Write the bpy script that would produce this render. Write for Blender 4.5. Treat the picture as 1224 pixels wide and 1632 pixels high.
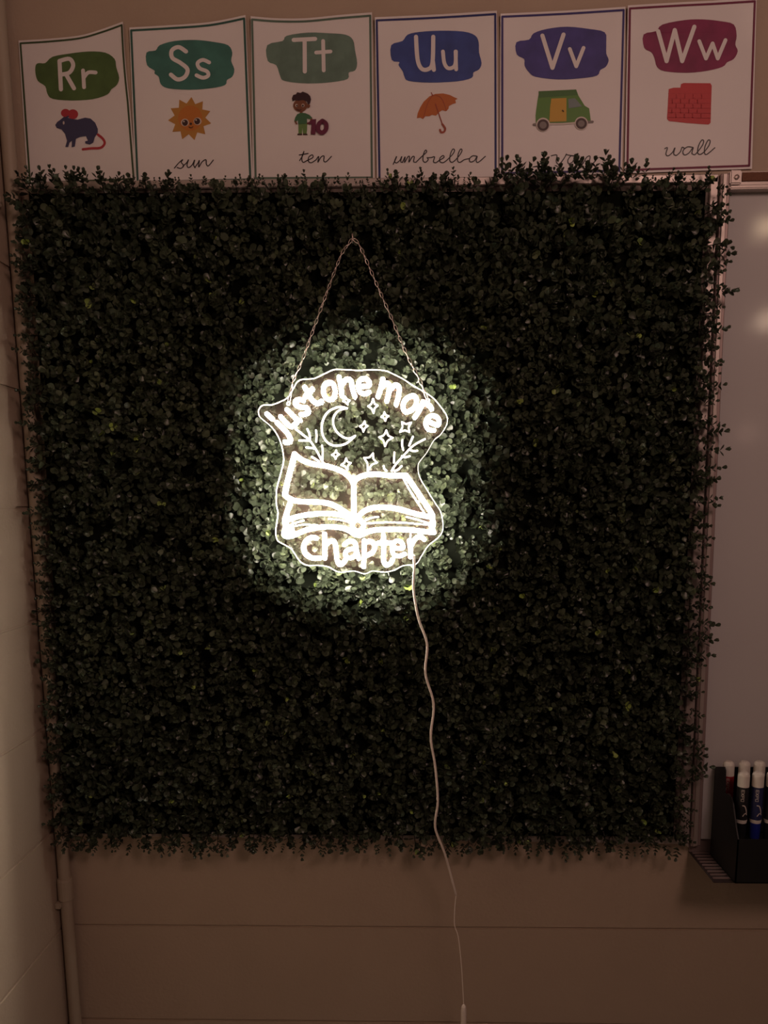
import bpy, bmesh, math, random
import numpy as np
from mathutils import Vector, Matrix
from mathutils.geometry import tessellate_polygon
random.seed(7); rng = np.random.default_rng(7)
for o in list(bpy.data.objects): bpy.data.objects.remove(o)
sc = bpy.context.scene; C = sc.collection

# ------------------------------------------------------------------ camera
F = 1250.0; PPX, PPY = 612.0, 1001.0; D = 1.42; H = 1.62
yaw, pitch, roll = math.radians(1.7), math.radians(8.9), math.radians(-.5)
fwd = Vector((-math.sin(yaw)*math.cos(pitch), math.cos(yaw)*math.cos(pitch), -math.sin(pitch)))
r0 = Vector((math.cos(yaw), math.sin(yaw), 0)); u0 = r0.cross(fwd)
R2 = math.cos(roll)*r0 + math.sin(roll)*u0; U2 = -math.sin(roll)*r0 + math.cos(roll)*u0
CAM = Vector((0, -D, H))
cd = bpy.data.cameras.new('camera'); cam = bpy.data.objects.new('camera', cd); C.objects.link(cam)
m = Matrix((R2, U2, -fwd)).transposed().to_4x4(); m.translation = CAM; cam.matrix_world = m
cd.sensor_fit = 'HORIZONTAL'; cd.sensor_width = 36; cd.lens = F/1224*36
cd.shift_y = (PPY-816)/1224; cd.clip_start = .02
sc.camera = cam

# ------------------------------------------------------------------ world, lights, exposure
w = bpy.data.worlds.new('world'); sc.world = w; w.use_nodes = True
w.node_tree.nodes['Background'].inputs[0].default_value = (1.0, .56, .45, 1)
w.node_tree.nodes['Background'].inputs[1].default_value = .045
def area(name, loc, target, size, energy, color):
    l = bpy.data.lights.new(name, 'AREA'); l.shape = 'DISK'; l.size = size; l.energy = energy; l.color = color
    o = bpy.data.objects.new(name, l); C.objects.link(o); o.location = loc
    o.rotation_euler = (Vector(target)-Vector(loc)).to_track_quat('-Z', 'Y').to_euler(); return o
area('warm_room_lamp', (.72, -1.75, 2.5), (-.05, 0, 2.3), .5, 8.0, (1.0, .62, .51))
def bulb(name, loc, energy, color, r=.035):
    l = bpy.data.lights.new(name, 'POINT'); l.energy = energy; l.color = color; l.shadow_soft_size = r
    o = bpy.data.objects.new(name, l); C.objects.link(o); o.location = loc; return o
sc.view_settings.view_transform = 'Standard'; sc.view_settings.look = 'None'
sc.view_settings.gamma = 1; sc.view_settings.exposure = 0; sc.view_settings.use_curve_mapping = False
TUBE, LINE = 190.0, 1.6        # radiance of the neon tubes and of the thin lit lines
sc.cycles.transparent_max_bounces = 16

# ------------------------------------------------------------------ helpers
def PW(px, py, y):
    """photo pixel -> point on the vertical plane at depth y"""
    d = fwd*F + R2*(px-PPX) + U2*(PPY-py)
    t = (y-CAM.y)/d.y
    return CAM + d*t
def mat(name, col, rough=.6, metal=0, emit=None, es=0, bump=0, bscale=60, var=0, spec=.5, vscale=8):
    m = bpy.data.materials.new(name); m.use_nodes = True; nt = m.node_tree; b = nt.nodes['Principled BSDF']
    b.inputs['Base Color'].default_value = (*col, 1); b.inputs['Roughness'].default_value = rough
    b.inputs['Metallic'].default_value = metal; b.inputs['Specular IOR Level'].default_value = spec
    if emit: b.inputs['Emission Color'].default_value = (*emit, 1); b.inputs['Emission Strength'].default_value = es
    if bump or var:
        tc = nt.nodes.new('ShaderNodeTexCoord')
    if bump:
        n = nt.nodes.new('ShaderNodeTexNoise'); n.inputs['Scale'].default_value = bscale; n.inputs['Detail'].default_value = 4
        bp = nt.nodes.new('ShaderNodeBump'); bp.inputs['Strength'].default_value = bump; bp.inputs['Distance'].default_value = .004
        nt.links.new(tc.outputs['Object'], n.inputs['Vector']); nt.links.new(n.outputs['Fac'], bp.inputs['Height'])
        nt.links.new(bp.outputs['Normal'], b.inputs['Normal'])
    if var:
        n2 = nt.nodes.new('ShaderNodeTexNoise'); n2.inputs['Scale'].default_value = vscale; n2.inputs['Detail'].default_value = 3
        mx = nt.nodes.new('ShaderNodeMix'); mx.data_type = 'RGBA'
        mx.inputs[6].default_value = (*[c*(1-var) for c in col], 1); mx.inputs[7].default_value = (*[min(1, c*(1+var)) for c in col], 1)
        nt.links.new(tc.outputs['Object'], n2.inputs['Vector']); nt.links.new(n2.outputs['Fac'], mx.inputs[0])
        nt.links.new(mx.outputs[2], b.inputs['Base Color'])
    return m
def link(name, me, parent=None, mats=()):
    o = bpy.data.objects.new(name, me); C.objects.link(o)
    for m_ in (mats if isinstance(mats, (list, tuple)) else [mats]):
        if me is not None and m_ and m_.name not in [x.name for x in me.materials]: me.materials.append(m_)
    if parent: o.parent = parent; o.matrix_parent_inverse = Matrix.Identity(4) if parent.type == 'EMPTY' and parent.location.length == 0 else Matrix.Translation(-parent.location)
    return o
def mesh(name, vs, fs, parent=None, mats=(), smooth=False, mi=None):
    me = bpy.data.meshes.new(name); me.from_pydata([tuple(v) for v in vs], [], fs); me.validate()
    o = link(name, me, parent, mats)
    if smooth: me.polygons.foreach_set('use_smooth', [True]*len(me.polygons))
    if mi and len(mi) == len(me.polygons): me.polygons.foreach_set('material_index', mi)
    me.update(); return o
def tag(o, label=None, cat=None, group=None, kind=None):
    if label: o['label'] = label
    if cat: o['category'] = cat
    if group: o['group'] = group
    if kind: o['kind'] = kind
    return o
def thing(name, loc, label, cat, group=None):
    o = bpy.data.objects.new(name, None); C.objects.link(o); o.location = loc; o.empty_display_size = .03
    return tag(o, label, cat, group)
def box(name, a, b, mats, parent=None, bevel=0):
    x0, y0, z0 = [min(p, q) for p, q in zip(a, b)]; x1, y1, z1 = [max(p, q) for p, q in zip(a, b)]
    bm = bmesh.new(); bmesh.ops.create_cube(bm, size=1)
    for v in bm.verts: v.co = Vector(((x0+x1)/2+v.co.x*(x1-x0), (y0+y1)/2+v.co.y*(y1-y0), (z0+z1)/2+v.co.z*(z1-z0)))
    if bevel: bmesh.ops.bevel(bm, geom=list(bm.edges), offset=bevel, segments=2, affect='EDGES')
    me = bpy.data.meshes.new(name); bm.to_mesh(me); bm.free()
    return link(name, me, parent, mats)
def prism(name, poly, y0, y1, mats, parent=None, bevel=0):
    """front outline (world x,z) extruded from y0 (front) to y1"""
    n = len(poly); vs = [(p[0], y0, p[1]) for p in poly] + [(p[0], y1, p[1]) for p in poly]
    fs = [tuple(range(n)), tuple(range(2*n-1, n-1, -1))] + [(i, i+n, (i+1) % n+n, (i+1) % n) for i in range(n)]
    o = mesh(name, vs, fs, parent, mats)
    bm = bmesh.new(); bm.from_mesh(o.data); bmesh.ops.recalc_face_normals(bm, faces=bm.faces)
    if bevel: bmesh.ops.bevel(bm, geom=list(bm.edges), offset=bevel, segments=1, affect='EDGES')
    bm.to_mesh(o.data); bm.free(); return o
def crv(pts, k=5, closed=False):
    """Catmull-Rom through the points"""
    P = [Vector(p) for p in pts]; n = len(P)
    if n < 3: return P
    out = []
    for i in range(n if closed else n-1):
        if closed: a, b, c, d = P[i-1], P[i], P[(i+1) % n], P[(i+2) % n]
        else: a, b, c, d = P[max(i-1, 0)], P[i], P[i+1], P[min(i+2, n-1)]
        for j in range(k):
            t = j/k
            out.append(.5*((2*b)+(c-a)*t+(2*a-5*b+4*c-d)*t*t+(3*b-a-3*c+d)*t**3))
    if not closed: out.append(P[-1])
    return out
def tube_geo(path, r, ns=8, closed=False, caps=True, vs=None, fs=None):
    """round tube with hemispherical caps"""
    vs = [] if vs is None else vs; fs = [] if fs is None else fs
    P = [Vector(p) for p in path]; n = len(P)
    rad = [r]*n
    if caps and not closed and n > 1:
        d0 = (P[0]-P[1]).normalized(); d1 = (P[-1]-P[-2]).normalized()
        pre = [(P[0]+d0*r*math.sin(a), r*math.cos(a)) for a in (1.45, .95, .45)]
        post = [(P[-1]+d1*r*math.sin(a), r*math.cos(a)) for a in (.45, .95, 1.45)]
        P = [p for p, _ in pre]+P+[p for p, _ in post]; rad = [q for _, q in pre]+rad+[q for _, q in post]; n = len(P)
    base = len(vs); up = Vector((0, -1, 0)); prev = None
    for i in range(n):
        t = (P[(i+1) % n]-P[i-1]) if closed else (P[min(i+1, n-1)]-P[max(i-1, 0)])
        t.normalize()
        s = (prev - t*prev.dot(t)) if prev is not None else (up if abs(t.dot(up)) < .9 else Vector((1, 0, 0))).cross(t)
        if s.length < 1e-6: s = Vector((1, 0, .1)).cross(t)
        s.normalize(); prev = s; q = t.cross(s)
        for j in range(ns):
            a = 2*math.pi*j/ns; vs.append(P[i]+rad[i]*(math.cos(a)*s+math.sin(a)*q))
    for i in range(n if closed else n-1):
        for j in range(ns):
            a = base+i*ns+j; b = base+i*ns+(j+1) % ns; c = base+((i+1) % n)*ns+(j+1) % ns; d = base+((i+1) % n)*ns+j
            fs.append((a, b, c, d))
    if not closed:
        fs.append(tuple(base+j for j in range(ns))[::-1]); fs.append(tuple(base+(n-1)*ns+j for j in range(ns)))
    return vs, fs
def tube(name, path, r, mats, parent=None, ns=8, closed=False):
    vs, fs = tube_geo(path, r, ns, closed); return mesh(name, vs, fs, parent, mats, smooth=True)
def lathe(name, prof, ctr, mats, parent=None, ns=20, mi=None):
    """prof: (radius, z) pairs turned about the vertical axis at ctr"""
    vs = []; fs = []; mm = []
    for r, z in prof:
        for j in range(ns):
            a = 2*math.pi*j/ns; vs.append((ctr[0]+r*math.cos(a), ctr[1]+r*math.sin(a), ctr[2]+z))
    for i in range(len(prof)-1):
        for j in range(ns): fs.append((i*ns+j, i*ns+(j+1) % ns, (i+1)*ns+(j+1) % ns, (i+1)*ns+j))
    fs.append(tuple(range(ns))[::-1]); fs.append(tuple(range((len(prof)-1)*ns, len(prof)*ns)))
    return mesh(name, vs, fs, parent, mats, smooth=False)

# ------------------------------------------------------------------ materials
M = {}
M['wall'] = mat('painted_block', (.43, .335, .255), .62, bump=.2, bscale=150, var=.06)
M['mortar'] = mat('painted_mortar', (.40, .31, .235), .7, bump=.3, bscale=200)
M['floor'] = mat('vinyl_floor', (.25, .22, .19), .5, var=.1)
M['alu'] = mat('brushed_aluminium', (.50, .43, .40), .42, metal=.55, var=.05)
M['aludark'] = mat('bronze_aluminium', (.33, .25, .24), .45, metal=.4)
M['white'] = mat('whiteboard_enamel', (.56, .545, .55), .10, bump=.008, bscale=25, spec=.5)
M['cork'] = mat('cork', (.17, .075, .045), .9, bump=.5, bscale=300, var=.2, vscale=120)
M['paper'] = mat('laminated_paper', (.76, .72, .72), .42, bump=.04, bscale=14, var=.02)
M['black'] = mat('black_plastic', (.004, .004, .0045), .5)
M['blackm'] = mat('black_tray', (.05, .035, .035), .6)
M['chain'] = mat('nickel_chain', (.62, .5, .46), .3, metal=.8)
M['cord'] = mat('white_cord', (.85, .76, .68), .45)
M['pipe'] = mat('painted_conduit', (.40, .33, .25), .5, bump=.15, bscale=90)
M['tube'] = mat('lit_neon_tube', (1, 1, 1), .5, emit=(1, .91, .77), es=TUBE)
M['line'] = mat('lit_engraved_line', (1, 1, 1), .5, emit=(1, .82, .68), es=LINE)
M['board'] = mat('board_core', (.20, .16, .14), .8)
def acrylic():
    m = bpy.data.materials.new('clear_acrylic'); m.use_nodes = True; nt = m.node_tree; nt.nodes.clear()
    o = nt.nodes.new('ShaderNodeOutputMaterial'); tr = nt.nodes.new('ShaderNodeBsdfTransparent'); tr.inputs[0].default_value = (.84, .83, .83, 1)
    gl = nt.nodes.new('ShaderNodeBsdfGlossy'); gl.inputs['Roughness'].default_value = .05
    di = nt.nodes.new('ShaderNodeBsdfDiffuse'); di.inputs[0].default_value = (.95, .62, .48, 1)  # warm tint stands in for the glow haze around the tubes
    tl = nt.nodes.new('ShaderNodeBsdfTranslucent'); tl.inputs[0].default_value = (.95, .62, .48, 1)
    a1 = nt.nodes.new('ShaderNodeMixShader'); a1.inputs[0].default_value = .5
    m1 = nt.nodes.new('ShaderNodeMixShader'); m1.inputs[0].default_value = .006
    fr = nt.nodes.new('ShaderNodeFresnel'); fr.inputs['IOR'].default_value = 1.3
    m2 = nt.nodes.new('ShaderNodeMixShader'); L = nt.links.new
    L(di.outputs[0], a1.inputs[1]); L(tl.outputs[0], a1.inputs[2]); L(tr.outputs[0], m1.inputs[1]); L(a1.outputs[0], m1.inputs[2])
    L(fr.outputs[0], m2.inputs[0]); L(m1.outputs[0], m2.inputs[1]); L(gl.outputs[0], m2.inputs[2]); L(m2.outputs[0], o.inputs[0])
    return m
M['acrylic'] = acrylic()
M['rim'] = mat('lit_acrylic_edge', (.95, .9, .85), .4, emit=(1, .84, .72), es=.6)  # no source itself: light carried from the tubes, set as emission
def leafmat():
    m = bpy.data.materials.new('boxwood_leaf'); m.use_nodes = True; nt = m.node_tree; b = nt.nodes['Principled BSDF']
    at = nt.nodes.new('ShaderNodeAttribute'); at.attribute_name = 'tint'
    cr = nt.nodes.new('ShaderNodeValToRGB'); e = cr.color_ramp.elements
    e[0].position = 0; e[0].color = (.022, .018, .012, 1)          # stem brown green
    e[1].position = 1; e[1].color = (.30, .40, .09, 1)             # fresh lime tip
    for p, c in ((.1, (.022, .029, .017, 1)), (.5, (.052, .066, .040, 1)), (.88, (.105, .125, .066, 1)), (.94, (.17, .23, .075, 1))):
        x = e.new(p); x.color = c
    nt.links.new(at.outputs['Fac'], cr.inputs[0]); nt.links.new(cr.outputs[0], b.inputs['Base Color'])
    b.inputs['Roughness'].default_value = .38; b.inputs['Specular IOR Level'].default_value = .5
    return m
M['leaf'] = leafmat(); M['lattice'] = mat('dark_lattice', (.004, .005, .003), .9, spec=.05)

# ------------------------------------------------------------------ room shell
c0 = PW(104, 1500, 0); XC = c0.x                       # the corner with the left wall
zj = PW(800, 1479, 0).z; CH = .2032
XR = 2.4; YF = -3.6
fl = mesh('floor', [(XC-.2, .2, 0), (XR, .2, 0), (XR, YF, 0), (XC-.2, YF, 0)], [(3, 2, 1, 0)], None, M['floor']); tag(fl, kind='structure')
wb = box('wall_back', (XC-.2, .003, 0), (XR, .2, 3.1), M['mortar']); tag(wb, kind='structure')
wl = box('wall_left', (XC-.2, .003, 0), (XC-.003, YF, 3.1), M['mortar']); tag(wl, kind='structure')
ZT = PW(600, 330, 0).z; k0 = -int(zj/CH)-1
for k in range(k0, 12):
    z0, z1 = zj+k*CH, zj+(k+1)*CH
    z0 = max(z0, 0); z1 = min(z1, 3.1)
    if z1-z0 < .03 or z0 > ZT: continue
    if z1 > ZT: z1 = 3.1
    box('block_course', (XC, 0, z0+.0006), (XR, .03, z1-.0006), M['wall'], wb, bevel=.0018)
    box('block_course', (XC, -.0005, z0+.0008), (XC-.03, YF, z1-.0008), M['wall'], wl, bevel=.0028)
# conduit running up the corner
px_, py_ = XC+.016, -.016
con = thing('wall_conduit', (px_, py_, 0), 'thin beige painted pipe running up the corner left of the hedge', 'pipe')
tube('pipe', [(px_, py_, .002), (px_, py_, 1.0), (px_, py_, 2.0), (px_, py_, 3.05)], .0115, M['pipe'], con, 14)
zc = PW(98, 1418, -.02).z
lathe('coupling', [(.0118, -.022), (.0145, -.020), (.0145, .018), (.0135, .022), (.0118, .023)], (px_, py_, zc), M['pipe'], con, 16)
box('strap', (XC-.0, py_-.018, zc-.034), (XC+.012, py_+.013, zc-.022), M['pipe'], con, bevel=.002)
# cable bend on the left wall near the top
cpts = [(XC+.004, y, z) for y, z in ((-.40, 2.19), (-.28, 2.203), (-.19, 2.205), (-.13, 2.20), (-.09, 2.188), (-.062, 2.17), (-.045, 2.145), (-.038, 2.12))]
tag(tube('wall_cable', crv(cpts), .004, M['pipe'], None, 8), 'thin painted cable bending round on the left wall beside the first poster', 'cable')

# ------------------------------------------------------------------ board under the hedge, whiteboard on the right
def q(px, py, y): p = PW(px, py, y); return (p.x, p.z)
bd = thing('notice_board', PW(600, 1350, 0), 'large board hidden behind the boxwood hedge, only pale frame edges showing', 'board')
yb = -.012
prism('panel', [q(62, 296, yb), q(1142, 284, yb), q(1094, 1333, yb), q(115, 1320, yb)], yb, -.001, M['board'], bd)
prism('frame_rail', [q(54, 289, yb-.006), q(1146, 277, yb-.006), q(1146, 291, yb-.006), q(54, 303, yb-.006)], yb-.006, -.001, M['alu'], bd, bevel=.0015)
prism('frame_rail', [q(115, 1318, yb-.006), q(1096, 1332, yb-.006), q(1096, 1346, yb-.006), q(115, 1332, yb-.006)], yb-.006, -.001, M['alu'], bd, bevel=.0015)
prism('frame_stile', [q(1132, 292, yb-.006), q(1146, 276, yb-.006), q(1098, 1352, yb-.006), q(1083, 1337, yb-.006)], yb-.006, -.001, M['alu'], bd, bevel=.0015)

ws = thing('whiteboard', PW(1250, 1345, 0), 'glossy magnetic whiteboard with aluminium edge right of the hedge', 'whiteboard')
yw = -.014
A = PW(1163, 300, yw); B = PW(1117, 1337, yw)
prism('writing_surface', [(A.x, A.z), (XR-.3, A.z), (XR-.3, B.z), (B.x, B.z)], yw, -.001, M['white'], ws)
prism('side_trim', [q(1149, 276, yw-.008), q(1165, 276, yw-.008), q(1117, 1348, yw-.008), q(1101, 1350, yw-.008)], yw-.008, -.001, M['aludark'], ws, bevel=.0015)
prism('side_trim', [q(1153, 276, yw-.011), q(1160, 276, yw-.011), q(1112, 1348, yw-.011), q(1105, 1350, yw-.011)], yw-.011, yw-.006, M['alu'], ws, bevel=.001)
# map rail on top of it
zr0, zr1 = PW(1190, 302, -.03).z, PW(1190, 270, -.03).z; xr0 = PW(1164, 285, -.03).x
hh = zr1-zr0
rail = box('map_rail', (xr0, -.001, zr0+.3*hh), (XR-.3, -.022, zr1), M['alu'], ws, bevel=.001)
box('rail_lip', (xr0-.001, -.001, zr0), (XR-.3, -.034, zr0+.17*hh), M['alu'], rail, bevel=.0015)
box('rail_groove', (xr0+.003, -.001, zr0+.17*hh), (XR-.3, -.020, zr0+.3*hh), M['aludark'], rail)
box('cork_strip', (xr0+.021, -.010, zr0+.50*hh), (XR-.3, -.0245, zr0+.93*hh), M['cork'], rail)
ec = box('end_cap', (xr0+.001, -.01, zr0+.33*hh), (xr0+.020, -.027, zr1+.001), M['alu'], rail, bevel=.002)
lc = Vector((xr0+.011, -.0285, zr0+.66*hh))
vs, fs = [], []
for r_, yy in ((.0042, .0015), (.0042, 0), (.0028, -.0012), (.0006, -.0018)):
    for j in range(12): vs.append(lc+Vector((r_*math.cos(j*math.pi/6), yy, r_*math.sin(j*math.pi/6))))
for i in range(3):
    for j in range(12): fs.append((i*12+j, i*12+(j+1) % 12, i*12+12+(j+1) % 12, i*12+12+j))
fs.append(tuple(range(36, 48)))
mesh('screw', vs, fs, rail, M['chain'])
# marker tray
yt = -.125
zt = PW(1160, 1405, yt).z; xt0 = PW(1097, 1345, 0).x
tray = box('marker_tray', (xt0, -.001, zt-.003), (XR-.3, yt, zt), M['blackm'], ws, bevel=.001)
for i in range(9):
    y_ = -.012-i*.0125
    box('tray_ridge', (xt0+.003, y_, zt), (XR-.3, y_-.004, zt+.0025), M['aludark'], tray, bevel=.0006)
box('tray_back', (xt0, -.001, zt), (XR-.3, -.006, B.z+.012), M['aludark'], tray)

# ------------------------------------------------------------------ black organiser with markers
xb0 = PW(1131, 1358, -.022).x; xb1 = xb0+.175; yb0, yb1 = -.024, -.137
zb = zt+.0028; ztop = PW(1131, 1222, yb0).z
zf = PW(1184, 1338, yb1).z; dz = .0022
org = thing('marker_organiser', ((xb0+xb1)/2, -.08, zb), 'black desk organiser holding markers on the tray of the whiteboard', 'organiser')
def side(name, x):
    prof = [(yb0, zb), (yb1, zb), (yb1, zf), (-.126, PW(1182, 1318, -.126).z), (-.108, PW(1172, 1280, -.108).z), (-.098, PW(1165, 1270, -.098).z), (-.072, PW(1153, 1264, -.072).z), (-.068, PW(1150, 1228, -.068).z), (-.063, PW(1148, 1222, -.063).z), (yb0, ztop)]
    n = len(prof); vs = [(x, p[0], p[1]) for p in prof]+[(x+dz, p[0], p[1]) for p in prof]
    fs = [tuple(range(n)), tuple(range(2*n-1, n-1, -1))]+[(i, i+n, (i+1) % n+n, (i+1) % n) for i in range(n)]
    mesh(name, vs, fs, org, M['black'])
side('side_panel', xb0); side('side_panel', xb1-dz)
box('back_panel', (xb0, yb0, zb), (xb1, yb0-.002, ztop), M['black'], org)
box('front_panel', (xb0, yb1, zb), (xb1, yb1+.002, zf), M['black'], org)
box('base_panel', (xb0, yb0, zb), (xb1, yb1, zb+.002), M['black'], org)
# marker rows
W_ = mat('marker_white', (.74, .70, .64), .35)
MC = {'red': mat('marker_red', (.30, .02, .03), .35), 'black': mat('marker_black', (.012, .012, .014), .35), 'blue': mat('marker_blue', (.02, .025, .09), .35)}
capb = mat('marker_cap_blue', (.012, .02, .22), .3)
LBL = mat('marker_print', (.62, .56, .5), .4)
def ribbon_geo(pts, hw, fn, vs, fs):
    """flat stroke with round ends in 2D, placed through fn(a,b)->3D"""
    P = [Vector((p[0], p[1])) for p in pts]; n = len(P); L = []
    for i in range(n):
        t = P[min(i+1, n-1)]-P[max(i-1, 0)]
        if t.length < 1e-9: t = Vector((1, 0))
        t.normalize(); L.append((P[i], Vector((-t.y, t.x)), t))
    b = len(vs)
    for p, nn, t in L: vs.append(fn(*(p+nn*hw))); vs.append(fn(*(p-nn*hw)))
    for i in range(n-1): fs.append((b+2*i, b+2*i+1, b+2*i+3, b+2*i+2))
    for (p, nn, t), sg in ((L[0], -1), (L[-1], 1)):
        b = len(vs)
        for j in range(7):
            a = math.pi*j/6; qv = p+nn*hw*math.cos(a)+t*sg*hw*math.sin(a); vs.append(fn(*qv))
        fs.append(tuple(range(b, b+7)) if sg < 0 else tuple(range(b, b+7))[::-1])
GL = {'E': [[(1, 0), (0, 0), (0, 2), (1, 2)], [(0, 1), (.9, 1)]], 'X': [[(0, 0), (1, 2)], [(1, 0), (0, 2)]],
      'P': [[(0, 0), (0, 2), (1, 2), (1, 1), (0, 1)]], 'O': [[(0, 0), (1, 0), (1, 2), (0, 2), (0, 0)]]}
def marker(px, ytop, dep, col, label, floorz, word=True):
    t = PW(px, ytop, dep); r = .0098; L = .122; z0 = t.z-L
    o = thing('dry_erase_marker', (t.x, dep, z0), label, 'marker', 'markers in the black organiser')
    lathe('barrel', [(.0086, .030), (r-.0006, .031), (r-.0006, .034), (r, .035), (r, L-.006), (r-.0012, L-.0025), (r-.004, L), (.001, L+.0004)], (t.x, dep, z0), W_, o)
    lathe('label_band', [(r+.0001, .037), (r+.0002, .0372), (r+.0002, L-.0262), (r+.0001, L-.026)], (t.x, dep, z0), MC[col], o)
    lathe('cap', [(.001, -.0002), (.0065, 0), (.0082, .002), (.0088, .012), (.0092, .030), (.0090, .0302)], (t.x, dep, z0), capb if col == 'blue' else MC[col], o)
    if word:
        vs, fs = [], []
        def wrap(s, zz):
            a = s/(r+.0005); return Vector((t.x+(r+.0005)*math.sin(a), dep-(r+.0005)*math.cos(a), z0+zz))
        zz = L-.030
        for ch in 'EXPO':
            for st in GL[ch]: ribbon_geo([(-.0062+y_*.0022, zz-x_*.0038) for x_, y_ in st], .00042, wrap, vs, fs)
            zz -= .0056
        sw = crv([(-.003, .040+.024), (.0005, .037+.026), (.0035, .056), (.0045, .050)]); ribbon_geo(sw, .0009, wrap, vs, fs)
        sw = crv([(-.002, .045), (.002, .050), (.0055, .047)]); ribbon_geo(sw, .0007, wrap, vs, fs)
        mesh('lettering', vs, fs, o, LBL)
    if floorz is not None:
        pass
    return z0
zb1 = marker(1162, 1213, -.047, 'red', 'red dry-erase marker standing at the far left of the back row in the organiser', 1)
marker(1187, 1213, -.047, 'black', 'back row marker showing only its white end, directly behind the black marker', 1, False)
marker(1211, 1213, -.047, 'black', 'back row marker showing only its white end, behind the navy marker', 1, False)
zb2 = marker(1186, 1230, -.098, 'black', 'black dry-erase marker at the left of the front row in the organiser', 1)
marker(1209, 1230, -.098, 'blue', 'navy dry-erase marker with blue cap, second in the front row of the organiser', 1)
marker(1232, 1230, -.098, 'black', 'marker cut by the right picture edge in the front row of the organiser', 1)
box('inner_tier', (xb0+dz, yb0-.002, zb+.002), (xb1-dz, -.072, zb1-.0003), M['black'], org)
box('inner_tier', (xb0+dz, -.074, zb+.002), (xb1-dz, yb1+.002, zb2-.0003), M['black'], org)

# ------------------------------------------------------------------ alphabet posters
def col(n, c, r=.5): return mat(n, c, r)
INK = col('black_ink', (.03, .022, .025)); PRINTW = M['paper']
borders = [  # printed border: left-bottom, left-top ... ; top polyline, right-bottom
 dict(l='R', top=[(32.5, 69), (80, 66), (127, 61), (160, 52), (194, 40)], bl=(48, 292), br=(213, 285), c=(.045, .075, .03), mid=(204, 88)),
 dict(l='S', top=[(209, 48.5), (270, 45), (335, 40), (389, 29.5)], bl=(219.5, 290), br=(399, 286), c=(.03, .10, .08), mid=None),
 dict(l='T', top=[(401.7, 31), (440, 34), (487, 34), (540, 29), (590, 25)], bl=(407.4, 284), br=(592.7, 283), c=(.10, .16, .12), mid=None),
 dict(l='U', top=[(600.4, 32.5), (700, 28), (789.3, 22.4)], bl=(605, 288), br=(790, 285), c=(.022, .028, .14), mid=None),
 dict(l='V', top=[(800.6, 26.6), (900, 22), (994, 16)], bl=(800.5, 276), br=(987, 272), c=(.04, .03, .16), mid=None),
 dict(l='W', top=[(1004, 13.5), (1080, 9), (1140, 6), (1203, 2)], bl=(1000, 271), br=(1194, 264), c=(.16, .012, .05), mid=None)]
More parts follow.
